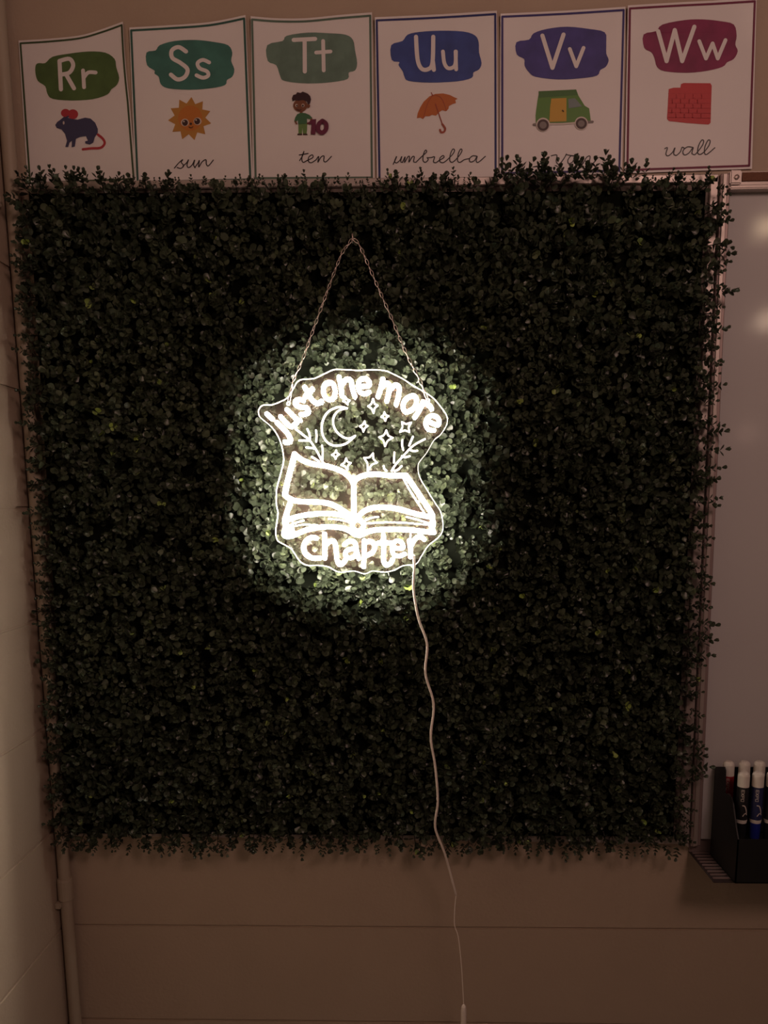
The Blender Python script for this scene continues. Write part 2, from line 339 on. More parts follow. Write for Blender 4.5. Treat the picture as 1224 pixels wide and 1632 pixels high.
PARTS = {
'R': dict(blob=(0, 0, 2.985, [(170, 310), (185, 300), (215, 300), (250, 270), (330, 255), (420, 245), (500, 250), (545, 280), (553, 320), (567, 370), (555, 405), (530, 425), (510, 450), (440, 472), (340, 478), (250, 470), (225, 445), (215, 410), (180, 385), (168, 345)]), c=(.075, .15, .035),
  caps=(0, 0, 2.985, [[(283, 290), (290, 425)], [(283, 290), (330, 280), (348, 310), (330, 345), (290, 355)], [(315, 355), (352, 420)]]), low=[[(395, 335), (400, 415)], [(398, 370), (420, 345), (455, 345)]]),
'S': dict(blob=(0, 0, 2.985, [(697, 250), (740, 240), (760, 215), (830, 195), (930, 190), (1020, 200), (1085, 215), (1105, 250), (1100, 290), (1115, 330), (1105, 365), (1080, 380), (1070, 405), (1000, 420), (900, 427), (800, 420), (765, 400), (755, 365), (735, 350), (735, 335), (700, 310)]), c=(.05, .20, .165),
  caps=(0, 0, 2.985, [[(885, 245), (850, 224), (818, 240), (820, 275), (860, 300), (892, 330), (880, 365), (845, 378), (813, 355)]]), low=[[(995, 297), (965, 285), (940, 300), (950, 325), (985, 340), (990, 360), (965, 370), (935, 358)]]),
'T': dict(blob=(390, 0, 2.985, [(107, 215), (180, 195), (200, 170), (300, 155), (400, 158), (480, 165), (515, 190), (525, 240), (535, 300), (525, 335), (495, 345), (490, 375), (420, 390), (300, 397), (190, 385), (168, 360), (150, 310), (110, 290)]), c=(.15, .25, .20),
  caps=(390, 0, 2.985, [[(233, 190), (335, 185)], [(285, 190), (286, 340)]]), low=[[(373, 195), (376, 335)], [(340, 250), (408, 245)]]),
'U': dict(blob=(390, 0, 2.985, [(697, 215), (750, 195), (775, 165), (830, 152), (930, 146), (1040, 150), (1095, 168), (1113, 200), (1115, 250), (1127, 300), (1115, 330), (1088, 345), (1080, 370), (1010, 387), (880, 393), (780, 385), (760, 365), (752, 340), (732, 310), (735, 295), (700, 285)]), c=(.04, .075, .32),
  caps=(390, 0, 2.985, [[(815, 175), (822, 280), (840, 325), (870, 330), (893, 300), (897, 175)], [(895, 290), (900, 332)]]), low=[[(943, 245), (950, 300), (970, 325), (1000, 310), (1005, 245)], [(1003, 245), (1006, 330)]]),
'V': dict(blob=(790, 0, 2.82, [(93, 190), (150, 178), (170, 150), (230, 130), (320, 120), (420, 130), (490, 145), (497, 190), (497, 240), (508, 270), (495, 300), (470, 315), (455, 340), (380, 352), (280, 357), (180, 345), (150, 325), (130, 295), (128, 265), (95, 245)]), c=(.065, .055, .28),
  caps=(790, 0, 2.82, [[(210, 160), (255, 305)], [(255, 305), (305, 155)]]), low=[[(333, 220), (362, 298)], [(362, 298), (395, 215)]]),
'W': dict(blob=(790, 0, 2.82, [(665, 155), (720, 140), (750, 110), (850, 90), (930, 87), (1010, 95), (1070, 110), (1083, 160), (1077, 200), (1088, 230), (1070, 265), (1040, 280), (1020, 300), (950, 318), (860, 327), (760, 320), (725, 300), (715, 265), (700, 235), (668, 215)]), c=(.26, .015, .09),
  caps=(790, 0, 2.82, [[(730, 140), (768, 275)], [(768, 275), (805, 135)], [(805, 135), (838, 275)], [(838, 275), (893, 120)]]), low=[[(915, 185), (945, 263)], [(945, 263), (975, 195)], [(975, 195), (998, 263)], [(998, 263), (1033, 180)]]),
}
WORDS = {
'S': (50, 160, 4.08, [[(930, 440), (960, 405), (985, 385), (975, 402), (990, 425), (972, 442), (948, 436)], [(985, 428), (1010, 405), (1022, 385), (1012, 420), (1022, 437), (1045, 420), (1062, 387), (1055, 420), (1065, 438)], [(1062, 437), (1085, 405), (1092, 390), (1088, 434), (1110, 400), (1135, 386), (1138, 415), (1152, 425), (1183, 388)]]),
'T': (450, 140, 3.709, [[(102, 430), (120, 400), (128, 374), (115, 415), (122, 440), (145, 430)], [(100, 397), (152, 388)], [(145, 430), (180, 412), (176, 396), (156, 410), (155, 435), (172, 442), (200, 425)], [(198, 427), (215, 405), (210, 440), (228, 410), (246, 403), (245, 432), (260, 436), (290, 405)]]),
'U': (450, 140, 3.709, [[(655, 452), (668, 425), (676, 404), (664, 432), (674, 444), (695, 428), (706, 405), (700, 436), (712, 440)], [(710, 440), (726, 407), (722, 442), (742, 408), (752, 408), (748, 440), (768, 408), (780, 408), (776, 436), (790, 440)], [(790, 440), (820, 410), (852, 380), (846, 368), (834, 395), (832, 430), (846, 440), (862, 425), (856, 412)], [(856, 414), (880, 412), (900, 408), (893, 436), (908, 442), (925, 430)], [(925, 430), (955, 412), (950, 400), (932, 415), (932, 436), (950, 442), (970, 430)], [(970, 430), (1005, 395), (1018, 370), (1008, 362), (994, 390), (990, 430), (1004, 440), (1020, 430)], [(1020, 430), (1050, 395), (1062, 370), (1054, 362), (1040, 390), (1036, 430), (1050, 440), (1075, 425), (1105, 418)], [(1150, 404), (1125, 402), (1106, 420), (1112, 438), (1135, 430), (1152, 404), (1146, 430), (1158, 440), (1200, 405)]]),
'V': (790, 0, 2.82, [[(250, 700), (275, 697), (272, 725), (285, 738), (305, 715), (318, 692)], [(318, 695), (345, 700), (360, 702), (340, 700), (325, 718), (328, 735), (345, 728), (360, 702), (357, 730), (368, 738), (385, 722)], [(385, 722), (395, 702), (390, 738), (408, 708), (424, 702), (422, 730), (435, 736), (460, 708)]]),
'W': (790, 0, 2.82, [[(760, 668), (772, 664), (765, 692), (776, 700), (795, 684), (806, 664), (800, 690), (812, 698), (830, 682), (838, 662), (850, 668)], [(885, 662), (862, 660), (842, 678), (848, 696), (868, 688), (888, 662), (882, 688), (894, 695), (905, 686)], [(905, 686), (928, 655), (935, 634), (926, 630), (912, 655), (908, 686), (920, 694), (938, 682)], [(938, 682), (958, 655), (964, 634), (955, 630), (942, 655), (938, 682), (948, 694), (985, 664)]]),
}
def ell(cx, cy, rx, ry, n=20, a0=0): return [(cx+rx*math.cos(a0+2*math.pi*i/n), cy+ry*math.sin(a0+2*math.pi*i/n)) for i in range(n)]
def star(cx, cy, r1, r0_, n): return [(cx+(r1 if i % 2 == 0 else r0_)*math.cos(math.pi*i/n-1.5), cy+(r1 if i % 2 == 0 else r0_)*math.sin(math.pi*i/n-1.5)) for i in range(2*n)]
K = {n: col('ink_'+n, c) for n, c in dict(navy=(.045, .045, .11), red=(.42, .035, .05), orange=(.50, .17, .03), amber=(.46, .22, .045), dark=(.05, .02, .018), cream=(.62, .55, .5),
     skin=(.19, .07, .035), hair=(.035, .012, .018), green=(.06, .20, .045), greenp=(.13, .24, .07), maroon=(.13, .015, .05), umb=(.48, .13, .025), handle=(.32, .06, .03),
     van=(.09, .23, .035), vand=(.05, .15, .03), yellow=(.55, .32, .03), glass=(.17, .22, .22), grey=(.2, .17, .16), wallr=(.50, .03, .035), brickl=(.45, .026, .034), tee=(.05, .15, .07)).items()}
PICS = {   # (origin, scale, list of ('poly'|'line', ink, points, half width))
'R': (50, 160, 4.08, [('line', 'red', crv([(432, 222), (465, 250), (476, 280), (450, 308), (390, 312), (335, 318)]), 8), ('poly', 'red', ell(222, 82, 30, 27)), ('poly', 'red', ell(270, 90, 34, 32)),
   ('poly', 'navy', [(155, 160), (168, 140), (185, 128), (212, 106), (235, 112), (262, 120), (300, 125), (350, 112), (385, 118), (415, 145), (432, 185), (432, 210), (412, 240), (402, 275), (380, 287), (350, 280), (350, 265), (368, 262), (355, 232), (315, 238), (290, 250), (283, 300), (262, 305), (264, 262), (248, 275), (240, 303), (220, 303), (232, 262), (218, 215), (195, 188), (165, 180)]),
   ('poly', 'cream', ell(210, 146, 6, 11)), ('line', 'navy', [(205, 122), (240, 104)], 5)]),
'S': (0, 0, 2.985, [('poly', 'amber', star(903, 565, 104, 74, 11)), ('poly', 'orange', ell(905, 562, 58, 60, 28)), ('poly', 'cream', ell(880, 583, 19, 18)), ('poly', 'cream', ell(940, 577, 19, 18)),
   ('poly', 'dark', ell(880, 584, 14, 15)), ('poly', 'dark', ell(938, 577, 14, 15)), ('poly', 'cream', ell(875, 578, 4, 4, 8)), ('poly', 'cream', ell(933, 571, 4, 4, 8)), ('poly', 'dark', ell(908, 589, 6, 6, 10)), ('line', 'dark', crv([(898, 603), (908, 608), (918, 602)]), 1.5)]),
'T': (450, 140, 3.709, [('poly', 'greenp', [(95, 210), (147, 210), (146, 250), (143, 272), (122, 272), (119, 235), (116, 272), (95, 272)]), ('poly', 'dark', [(90, 270), (117, 270), (117, 280), (88, 280)]), ('poly', 'dark', [(122, 270), (146, 270), (150, 280), (121, 280)]),
   ('line', 'skin', [(112, 135), (112, 152)], 8), ('poly', 'tee', [(88, 155), (108, 148), (135, 149), (160, 160), (178, 178), (168, 188), (145, 182), (147, 212), (94, 214), (92, 190), (82, 203), (70, 198), (76, 175)]),
   ('line', 'skin', [(172, 185), (165, 205), (150, 210)], 6), ('line', 'skin', [(77, 200), (84, 212)], 5), ('poly', 'skin', ell(106, 104, 42, 38, 24)), ('poly', 'skin', ell(153, 107, 11, 12)),
   ('poly', 'hair', [(60, 80), (56, 62), (64, 42), (80, 38), (88, 26), (108, 30), (120, 22), (136, 28), (150, 34), (164, 48), (170, 68), (164, 92), (152, 98), (146, 78), (120, 72), (95, 76), (74, 72)]),
   ('poly', 'cream', ell(84, 104, 8, 9)), ('poly', 'cream', ell(122, 104, 9, 10)), ('poly', 'dark', ell(86, 105, 5, 6, 10)), ('poly', 'dark', ell(121, 105, 6, 7, 10)), ('line', 'dark', crv([(85, 125), (100, 132), (112, 127)]), 2),
   ('poly', 'maroon', [(150, 208), (178, 186), (200, 184), (196, 275), (168, 275), (173, 212), (160, 218)]), ('line', 'maroon', crv([(237, 195), (215, 215), (213, 250), (235, 265), (258, 245), (258, 212), (237, 195)]), 13)]),
'U': (450, 140, 3.709, [('poly', 'umb', [(795, 180), (800, 150), (815, 115), (835, 82), (870, 50), (905, 36), (950, 33), (990, 42), (1015, 55), (1036, 64), (1022, 72), (1026, 90), (1008, 95), (985, 108), (982, 124), (968, 138), (945, 132), (930, 142), (908, 165), (885, 160), (868, 168), (845, 168), (832, 185), (815, 176)]),
   ('line', 'handle', [(880, 28), (890, 48)], 2.5), ('line', 'handle', crv([(890, 42), (860, 90), (832, 182)]), 1.6), ('line', 'handle', crv([(890, 42), (940, 60), (970, 135)]), 1.6), ('line', 'handle', [(905, 95), (946, 215)], 3), ('line', 'handle', crv([(946, 215), (962, 240), (955, 260), (938, 262), (932, 248)]), 6)]),
'V': (790, 0, 2.82, [('poly', 'van', [(195, 412), (362, 403), (372, 430), (400, 475), (420, 487), (428, 545), (300, 552), (180, 553), (179, 520), (188, 450)]), ('poly', 'vand', [(193, 410), (362, 402), (369, 428), (290, 432), (193, 440)]),
   ('poly', 'yellow', [(250, 443), (318, 440), (318, 545), (241, 548), (245, 480)]), ('poly', 'glass', [(326, 445), (356, 441), (388, 478), (328, 487)]), ('line', 'cream', [(172, 558), (300, 557), (435, 546)], 4), ('line', 'grey', [(172, 560), (190, 560)], 6), ('line', 'grey', [(405, 548), (436, 547)], 5),
   ('poly', 'cream', ell(213, 560, 31, 31, 24)), ('poly', 'cream', ell(385, 554, 30, 30, 24)), ('poly', 'dark', ell(213, 562, 26, 26, 24)), ('poly', 'dark', ell(385, 555, 25, 25, 24)), ('poly', 'grey', ell(213, 562, 16, 16)), ('poly', 'grey', ell(385, 555, 15, 15)), ('line', 'dark', [(300, 495), (306, 500)], 2)]),
'W': (790, 0, 2.82, [('poly', 'wallr', [(778, 400), (800, 394), (830, 394), (833, 378), (845, 373), (965, 374), (971, 385), (968, 480), (966, 552), (956, 560), (860, 553), (778, 544), (770, 534)])]
   + [('line', 'brickl', [(776, 400+i*21), (966, 398+i*22)], 1.1) for i in range(1, 7)] + [('line', 'brickl', [(795+j*38+(i % 2)*18, 402+i*21), (795+j*38+(i % 2)*18, 420+i*21)], 1.1) for i in range(1, 6) for j in range(4)]),
}
LAB = {'R': ('alphabet poster with Rr on a leaf-green patch and a navy rat'), 'S': ('alphabet poster with Ss on a teal patch and a smiling orange sun'),
       'T': ('alphabet poster with Tt on a pale green patch and a boy holding a ten'), 'U': ('alphabet poster with Uu on a royal blue patch and an orange umbrella'),
       'V': ('alphabet poster with Vv on an indigo patch and a green and yellow van'), 'W': ('alphabet poster with Ww on a magenta patch and a red brick wall')}
def lerp_poly(pl, t):
    P = crv([(a, b) for a, b in pl], 8); n = len(P)-1; x = t*n; i = min(int(x), n-1); return P[i].lerp(P[i+1], x-i) if 0 <= t <= 1 else (P[0]+(P[0]-P[1])*(-t*n) if t < 0 else P[-1]+(P[-1]-P[-2])*((t-1)*n))
for bi, bd_ in enumerate(borders):
    L_ = bd_['l']; top = bd_['top']; bl = Vector(bd_['bl']); br = Vector(bd_['br']); tl = Vector(top[0]); tr = Vector(top[-1])
    base_y = -.0022-.0012*(bi % 2)
    def S2(u, v):
        """border-space (0..1, 0 = top) -> pixel"""
        tp = lerp_poly(top, u) if L_ != 'x' else tl.lerp(tr, u)
        bt = bl.lerp(br, u); d = 0
        left = tl.lerp(bl, v)
        if bd_['mid'] is not None:           # the Rr sheet's right edge bends in near its top
            d = -.018*math.sin(math.pi*min(1, max(0, v)/.5))*max(0, u)*190 if 0 < v < .5 else 0
        p = tp.lerp(bt, v); return (p.x+d*.35, p.y)
    cxp = (tl.x+tr.x)/2
    def dep(px, py, bi=bi, base_y=base_y, cxp=cxp, topy=(tl.y+tr.y)/2):
        s = abs(px-cxp)/95.; t = max(0, 1-(py-topy)/60.)
        return base_y - .004*max(0, s-.72)*max(0, min(1, t))*3
    root = thing('alphabet_poster', PW(cxp, 270, base_y), LAB[L_], 'poster', 'alphabet posters above the hedge')
    mu, mv = .024, .020
    vs, fs = [], []; NU, NV = 24, 24
    for j in range(NV+1):
        for i in range(NU+1):
            u = -mu+(1+2*mu)*i/NU; v = -mv+(1+2*mv)*j/NV
            a, b = S2(u, v); vs.append(PW(a, b, dep(a, b)))
    for j in range(NV):
        for i in range(NU): a = j*(NU+1)+i; fs.append((a, a+NU+1, a+NU+2, a+1))
    n0 = len(vs); vs += [Vector(v)+Vector((0, .0006, 0)) for v in vs]; fs += [tuple(x+n0 for x in f)[::-1] for f in fs]
    mesh('paper_sheet', vs, fs, root, M['paper'], smooth=True)
    def fn(o): return lambda a, b: PW(a, b, dep(a, b)-o)
    # border
    vs, fs = [], []
    ring = [S2(i/24, 0) for i in range(25)]+[S2(1, j/20) for j in range(1, 21)]+[S2(1-i/20, 1) for i in range(1, 21)]+[S2(0, 1-j/20) for j in range(1, 21)]
    def seg(pp): ribbon_geo(pp, 1.7 if L_ != 'R' else 1.5, fn(.0005), vs, fs)
    seg(ring[:25]); seg(ring[24:45]); seg(ring[44:65]); seg(ring[64:])
    mesh('printed_border', vs, fs, root, mat('border_ink', bd_['c']))
    pt = PARTS[L_]; ox, oy, s = pt['blob'][:3]
    def polyg(pts, f, vs, fs, k=1):
        P = [(ox_+a/s_, oy_+b/s_) for a, b in pts] if False else pts
        tris = tessellate_polygon([[Vector((a, b, 0)) for a, b in P]]); b0 = len(vs)
        vs += [f(a, b) for a, b in P]; fs += [tuple(b0+x for x in t_) for t_ in tris]; return len(tris)
    P = [(ox+a.x/s, oy+a.y/s) for a in crv(pt['blob'][3], 3, True)]
    vs, fs = [], []; polyg(P, fn(.0005), vs, fs); mesh('paint_patch', vs, fs, root, mat('patch_ink', tuple(.82*x_+.008 for x_ in pt['c']), var=.42, vscale=38))
    vs, fs = [], []
    for i_, st in enumerate(pt['caps'][3]): ribbon_geo([(ox+a.x/s, oy+a.y/s) for a in crv(st)], 3.3, fn(.0009+.00012*i_), vs, fs)
    mesh('capital_letter', vs, fs, root, M['paper'])
    vs, fs = [], []
    for i_, st in enumerate(pt['low']): ribbon_geo([(ox+a.x/s, oy+a.y/s) for a in crv(st)], 3.0, fn(.0009+.00012*i_), vs, fs)
    mesh('small_letter', vs, fs, root, M['paper'])
    ox, oy, s, items = PICS[L_]; inks = []; vs, fs, mi = [], [], []
    for k, it in enumerate(items):
        if it[1] not in inks: inks.append(it[1])
        f0 = len(fs); P = [(ox+p[0]/s, oy+p[1]/s) for p in it[2]]; f = fn(.0005+.00012*k)
        if it[0] == 'poly': polyg(P, f, vs, fs)
        else: ribbon_geo(P, it[3]/s, f, vs, fs)
        mi += [inks.index(it[1])]*(len(fs)-f0)
    mesh('picture', vs, fs, root, [K[i] for i in inks], mi=mi)
    if L_ in WORDS:
        ox, oy, s, strokes = WORDS[L_]; vs, fs = [], []
        for st in strokes: ribbon_geo([(ox+a.x/s, oy+a.y/s) for a in crv(st)], .85, fn(.0006), vs, fs)
        mesh('cursive_word', vs, fs, root, INK)

# ------------------------------------------------------------------ boxwood hedge
def leaf_template(wd=.47, cup=.12):
    V = [(0, 0, 0), (-wd*.62, .28, cup*.7), (wd*.62, .28, cup*.7), (-wd, .64, cup), (wd, .64, cup), (-wd*.62, .9, cup*.6), (wd*.62, .9, cup*.6), (0, 1.0, cup*.35), (0, .30, -.03), (0, .66, -.05)]
    Fc = [(0, 8, 1), (0, 2, 8), (8, 9, 3, 1), (8, 2, 4, 9), (9, 7, 5), (9, 5, 3), (9, 4, 6), (9, 6, 7)]
    return np.array(V), Fc
LV, LF = leaf_template()
def frame(d, r=None):
    """rotation matrices whose z column is d; d (n,3)"""
    d = d/np.linalg.norm(d, axis=1)[:, None]; r = rng.normal(size=d.shape) if r is None else r
    x = r-np.sum(r*d, 1)[:, None]*d; x /= np.linalg.norm(x, axis=1)[:, None]; y = np.cross(d, x)
    return np.stack([x, y, d], 2)
def sprig_template(seed, L=.036, lush=True):
    """leaf matrices (3x3, loc, tint) in a frame with the stem along +z; the leaf's length is its local y, its face its local z"""
    r = random.Random(seed); out = []
    ang = r.uniform(0, 6.28)
    for t, n, tilt, sz in ((.30, 2, 70, .0125), (.55, 2, 62, .0128), (.80, 2, 52, .0120), (1.0, 3, 34, .0095)):
        for k in range(n):
            a = ang+2*math.pi*k/n+r.uniform(-.3, .3); th = math.radians(tilt+r.uniform(-28, 28))
            rad = np.array([math.cos(a), math.sin(a), 0]); zz = np.array([0, 0, 1.])
            yv = rad*math.sin(th)+zz*math.cos(th); nv = zz*math.sin(th)-rad*math.cos(th); xv = np.cross(yv, nv)
            tw = r.uniform(-.8, .8); x2 = xv*math.cos(tw)+nv*math.sin(tw); n2 = -xv*math.sin(tw)+nv*math.cos(tw)
            s = sz*r.uniform(.82, 1.2)
            out.append((np.stack([x2, yv, n2], 1)*s, np.array([0, 0, L*t])+rad*.001, r.uniform(-.15, .15)))
        ang += math.pi/2+r.uniform(-.3, .3)
    return out
TPL = [sprig_template(i, random.uniform(.028, .046)) for i in range(14)]
YB = -.024                       # the lattice the sprigs are rooted in
Q = [PW(27, 292, -.055), PW(1144, 287, -.055), PW(1088, 1350, -.055), PW(95, 1344, -.055)]   # tl tr br bl
Q = [np.array([p.x, p.z]) for p in Q]
def uv(u, v): return ((1-u)*(1-v))[:, None]*Q[0]+(u*(1-v))[:, None]*Q[1]+(u*v)[:, None]*Q[2]+((1-u)*v)[:, None]*Q[3]
hedge = thing('boxwood_hedge', PW(590, 1345, -.03), 'square dark green artificial boxwood hedge panel with a lit sign hanging on it', 'hedge')
def lowf(u, v):
    return (np.sin(9*u+1.3)*np.sin(8*v+.4)+.6*np.sin(21*u+2*v)*np.sin(17*v-3*u+2))*.5
SP = .0147; NX = int(1.2/SP); NY = int(1.2/SP)
gu, gv = np.meshgrid((np.arange(NX)+.5)/NX, (np.arange(NY)+.5)/NY)
gu = gu.ravel()+rng.uniform(-.5, .5, gu.size)/NX; gv = gv.ravel()+rng.uniform(-.5, .5, gv.size)/NY
gu = np.clip(gu, .004, .996); gv = np.clip(gv, .004, .996)
# seams between the four by four mats: fewer sprigs there
sx = np.abs(((gu*4) % 1)-.0); sx = np.minimum(sx, 1-sx); sy = (gv*4) % 1; sy = np.minimum(sy, 1-sy)
edge = (gu < .03) | (gu > .97) | (gv < .03) | (gv > .97)
keep = edge | (rng.uniform(size=gu.size) < np.clip(.6+np.minimum(sx, sy)*12, 0, 1))
gu, gv, sx, sy = gu[keep], gv[keep], sx[keep], sy[keep]
pos = uv(gu, gv); n = len(gu)
base = np.stack([pos[:, 0], np.full(n, YB), pos[:, 1]], 1)
seamd = np.clip(np.minimum(sx, sy)/.10, 0, 1)
d = np.stack([rng.normal(0, .42, n), -np.ones(n), rng.normal(0, .42, n)-.06], 1)
d[:, 0] += np.where(gu < .02, -.9, 0)*rng.uniform(.2, 1, n)+np.where(gu > .98, .9, 0)*rng.uniform(.2, 1, n)
d[:, 2] += np.where(gv < .02, .9, 0)*rng.uniform(.2, 1, n)-np.where(gv > .98, .7, 0)*rng.uniform(.1, 1, n)
Rm = frame(d); scl = (.88+.16*lowf(gu, gv)+rng.uniform(-.24, .22, n))*(.80+.18*seamd)
cell = np.minimum((gu*4).astype(int), 3)+4*np.minimum((gv*4).astype(int), 3)
tintbase = .42+.12*lowf(gv*1.7+1, gu*1.3)+rng.normal(0, .10, n)
fresh = rng.uniform(size=n) < .035
bx = np.array([b_[1] for b_ in TPL[0]])
leafrec = []     # (matrix, loc, tint, cell)
stems = [[] for _ in range(16)]
for i in range(n):
    tp = TPL[i % 14]; Rr = Rm[i]; s = scl[i]
    Lm = tp[-1][1][2]
    stems[cell[i]].append((base[i], base[i]+Rr[:, 2]*Lm*s))
    for (lm, ll, dt) in tp:
        top_ = ll[2] > .95*Lm
        t = tintbase[i]+dt+(.5 if fresh[i] and top_ else 0)
        leafrec.append((Rr@(lm*min(s*1.06, 1.12)), base[i]+Rr@(ll*s), min(max(t, .12), 1.0), cell[i]))
LM = np.array([r[0] for r in leafrec]); LL = np.array([r[1] for r in leafrec]); LT = np.array([r[2] for r in leafrec]); LC = np.array([r[3] for r in leafrec])
# 300 of the foremost leaves around the sign become parts of their own
ctr = PW(565, 760, -.06); rad_ = np.hypot(LL[:, 0]-ctr.x, LL[:, 2]-ctr.z)
facing = np.abs(LM[:, 1, 2])/np.linalg.norm(LM[:, :, 2], axis=1)
score = -LL[:, 1]+.02*facing+.010*(LT > .9)+np.where((rad_ > .19) & (rad_ < .45), .02, 0)
order = np.argsort(-score)[:290]; single = np.zeros(len(LL), bool); single[order] = True
def set_mesh(name, co, tris_quads, tint):
    me = bpy.data.meshes.new(name); me.vertices.add(len(co)); me.vertices.foreach_set('co', co.astype(np.float32).ravel())
    loops = np.concatenate([f.ravel() for f in tris_quads]); tot = np.concatenate([np.full(len(f), f.shape[1]) for f in tris_quads])
    start = np.concatenate([[0], np.cumsum(tot)[:-1]])
    me.loops.add(len(loops)); me.loops.foreach_set('vertex_index', loops.astype(np.int32))
    me.polygons.add(len(tot)); me.polygons.foreach_set('loop_start', start.astype(np.int32)); me.polygons.foreach_set('loop_total', tot.astype(np.int32))
    me.polygons.foreach_set('use_smooth', np.ones(len(tot), bool))
    at = me.attributes.new('tint', 'FLOAT', 'POINT'); at.data.foreach_set('value', tint.astype(np.float32))
    me.update(calc_edges=True); me.validate(); me.materials.append(M['leaf']); return me
LF3 = np.array([f for f in LF if len(f) == 3]); LF4 = np.array([f for f in LF if len(f) == 4])
def leaves_mesh(name, mats_, locs, tints, stems_):
    k = len(mats_); nv = len(LV)
    co = (np.einsum('nij,vj->nvi', mats_, LV)+locs[:, None, :]).reshape(-1, 3)
    off = (np.arange(k)*nv)[:, None, None]
    f3 = (LF3[None]+off).reshape(-1, 3); f4 = (LF4[None]+off).reshape(-1, 4)
    ti = np.repeat(tints, nv)
    sv, sf = [], []
    b0 = len(co)
    for a, b in stems_:
        dd = b-a; L = np.linalg.norm(dd); dd = dd/L; xx = np.cross(dd, [0, 0, 1.]) ; xx /= np.linalg.norm(xx)+1e-9; yy = np.cross(dd, xx)
        i0 = b0+len(sv)
        for p, r_ in ((a, .0011), (b, .0007)):
            for j in range(3):
                q_ = 2.094*j; sv.append(p+r_*(math.cos(q_)*xx+math.sin(q_)*yy))
        for j in range(3): sf.append((i0+j, i0+(j+1) % 3, i0+3+(j+1) % 3, i0+3+j))
    if sv:
        co = np.concatenate([co, np.array(sv)]); ti = np.concatenate([ti, np.full(len(sv), .06)]); f4 = np.concatenate([f4, np.array(sf)])
    return set_mesh(name, co, [f3, f4], ti)
hl = hedge.location
for c in range(16):
    u0_, v0_ = (c % 4)/4, (c//4)/4
    g = .0001
    e_ = .004; ua, ub = (u0_+g if c % 4 else e_), (u0_+.25-g if c % 4 < 3 else 1-e_*1.6); va, vb = (v0_+g if c//4 else e_), (v0_+.25-g if c//4 < 3 else 1-e_*1.4)
    cs = uv(np.array([ua, ub, ub, ua]), np.array([va, va, vb, vb]))
    # moulded lattice backing: bars crossing every 25 mm over a thin dark sheet
    mat_o = prism('hedge_mat', [tuple(x) for x in cs[::-1]], YB-.0005, YB+.0015, M['lattice'], hedge)
    msk = (LC == c) & ~single
    me = leaves_mesh('foliage', LM[msk], LL[msk], LT[msk], stems[c])
    f = bpy.data.objects.new('foliage', me); C.objects.link(f); f.parent = mat_o; f['kind'] = 'stuff'
# single leaves share three meshes
lms = [set_mesh('leaf', LV, [LF3, LF4], np.full(len(LV), t)) for t in (.35, .55, .97)]
for i in order:
    me = lms[0 if LT[i] < .45 else (1 if LT[i] < .85 else 2)]
    o = bpy.data.objects.new('leaf', me); C.objects.link(o); o.parent = hedge; o.matrix_parent_inverse = Matrix.Translation(-hl)
    mm = np.eye(4); mm[:3, :3] = LM[i]; mm[:3, 3] = LL[i]; o.matrix_basis = Matrix(mm.tolist())
# sprigs that stand clear of the edges, each a part
def edge_sprig_mesh(seed):
    r = random.Random(100+seed); L = r.uniform(.034, .050); tp = []
    for k, t in enumerate((.38, .6, .8)):
        for sgn in (0, 1):
            a = k*1.57+sgn*math.pi+r.uniform(-.3, .3); th = math.radians(r.uniform(38, 70))
            rad = np.array([math.cos(a), math.sin(a), 0]); zz = np.array([0, 0, 1.])
            yv = rad*math.sin(th)+zz*math.cos(th); nv = zz*math.sin(th)-rad*math.cos(th); xv = np.cross(yv, nv)
            tp.append((np.stack([xv*.85, yv, nv], 1)*.0138*r.uniform(.75, 1.15), np.array([0, 0, L*t]), 0))
    for k in range(3):
        a = 2.1*k+r.uniform(-.3, .3); th = math.radians(r.uniform(12, 30)); rad = np.array([math.cos(a), math.sin(a), 0]); zz = np.array([0, 0, 1.])
        yv = rad*math.sin(th)+zz*math.cos(th); nv = zz*math.sin(th)-rad*math.cos(th); xv = np.cross(yv, nv)
        tp.append((np.stack([xv*.8, yv, nv], 1)*.0115, np.array([0, 0, L]), 0))
    return leaves_mesh('sprig', np.array([t[0] for t in tp]), np.array([t[1] for t in tp]), np.full(len(tp), r.uniform(.25, .5)), [(np.array([0, 0, 0.]), np.array([0, 0, L]))])
EM = [edge_sprig_mesh(i) for i in range(9)]
rr = random.Random(5)
def put_sprig(u, v, dx, dz_, dy=-.5, s=1.0):
    p = uv(np.array([u]), np.array([v]))[0]; dv = Vector((dx+rr.uniform(-.35, .35), dy+rr.uniform(-.35, .3), dz_+rr.uniform(-.35, .35))).normalized()
    o = bpy.data.objects.new('sprig', rr.choice(EM)); C.objects.link(o); o.parent = hedge; o.matrix_parent_inverse = Matrix.Translation(-hl)
    rot = dv.to_track_quat('Z', 'Y').to_matrix().to_4x4() @ Matrix.Rotation(rr.uniform(0, 6.28), 4, 'Z')
    o.matrix_basis = Matrix.Translation((p[0], YB+rr.uniform(-.022, -.006), p[1])) @ rot @ Matrix.Diagonal((s, s, s, 1))
def dens(t, seed): return .5+.5*math.sin(t*23+seed)*math.sin(t*9+seed*2)
for i in range(150):
    t = (i+rr.random())/150; t = t if i % 9 else .69+.21*rr.random(); put_sprig(t, .004, 0, 1, -.45, rr.uniform(.45, .85)*(.8+.3*dens(t, 1))*(1.2 if .685 < t < .9 else (.9 if t < .14 else .62)))
for i in range(95):
    t = (i+rr.random())/95; put_sprig(t, .995, 0, -1, -.5, rr.uniform(.45, .75)*(.8+.3*dens(t, 3)))
for i in range(85):
    t = (i+rr.random())/85; b = (math.cos(t*2*math.pi*4)); s = rr.uniform(.55, .95)*(.9-.2*b if t < .9 else .7); put_sprig(.996, t, 1, 0, -.5, s)
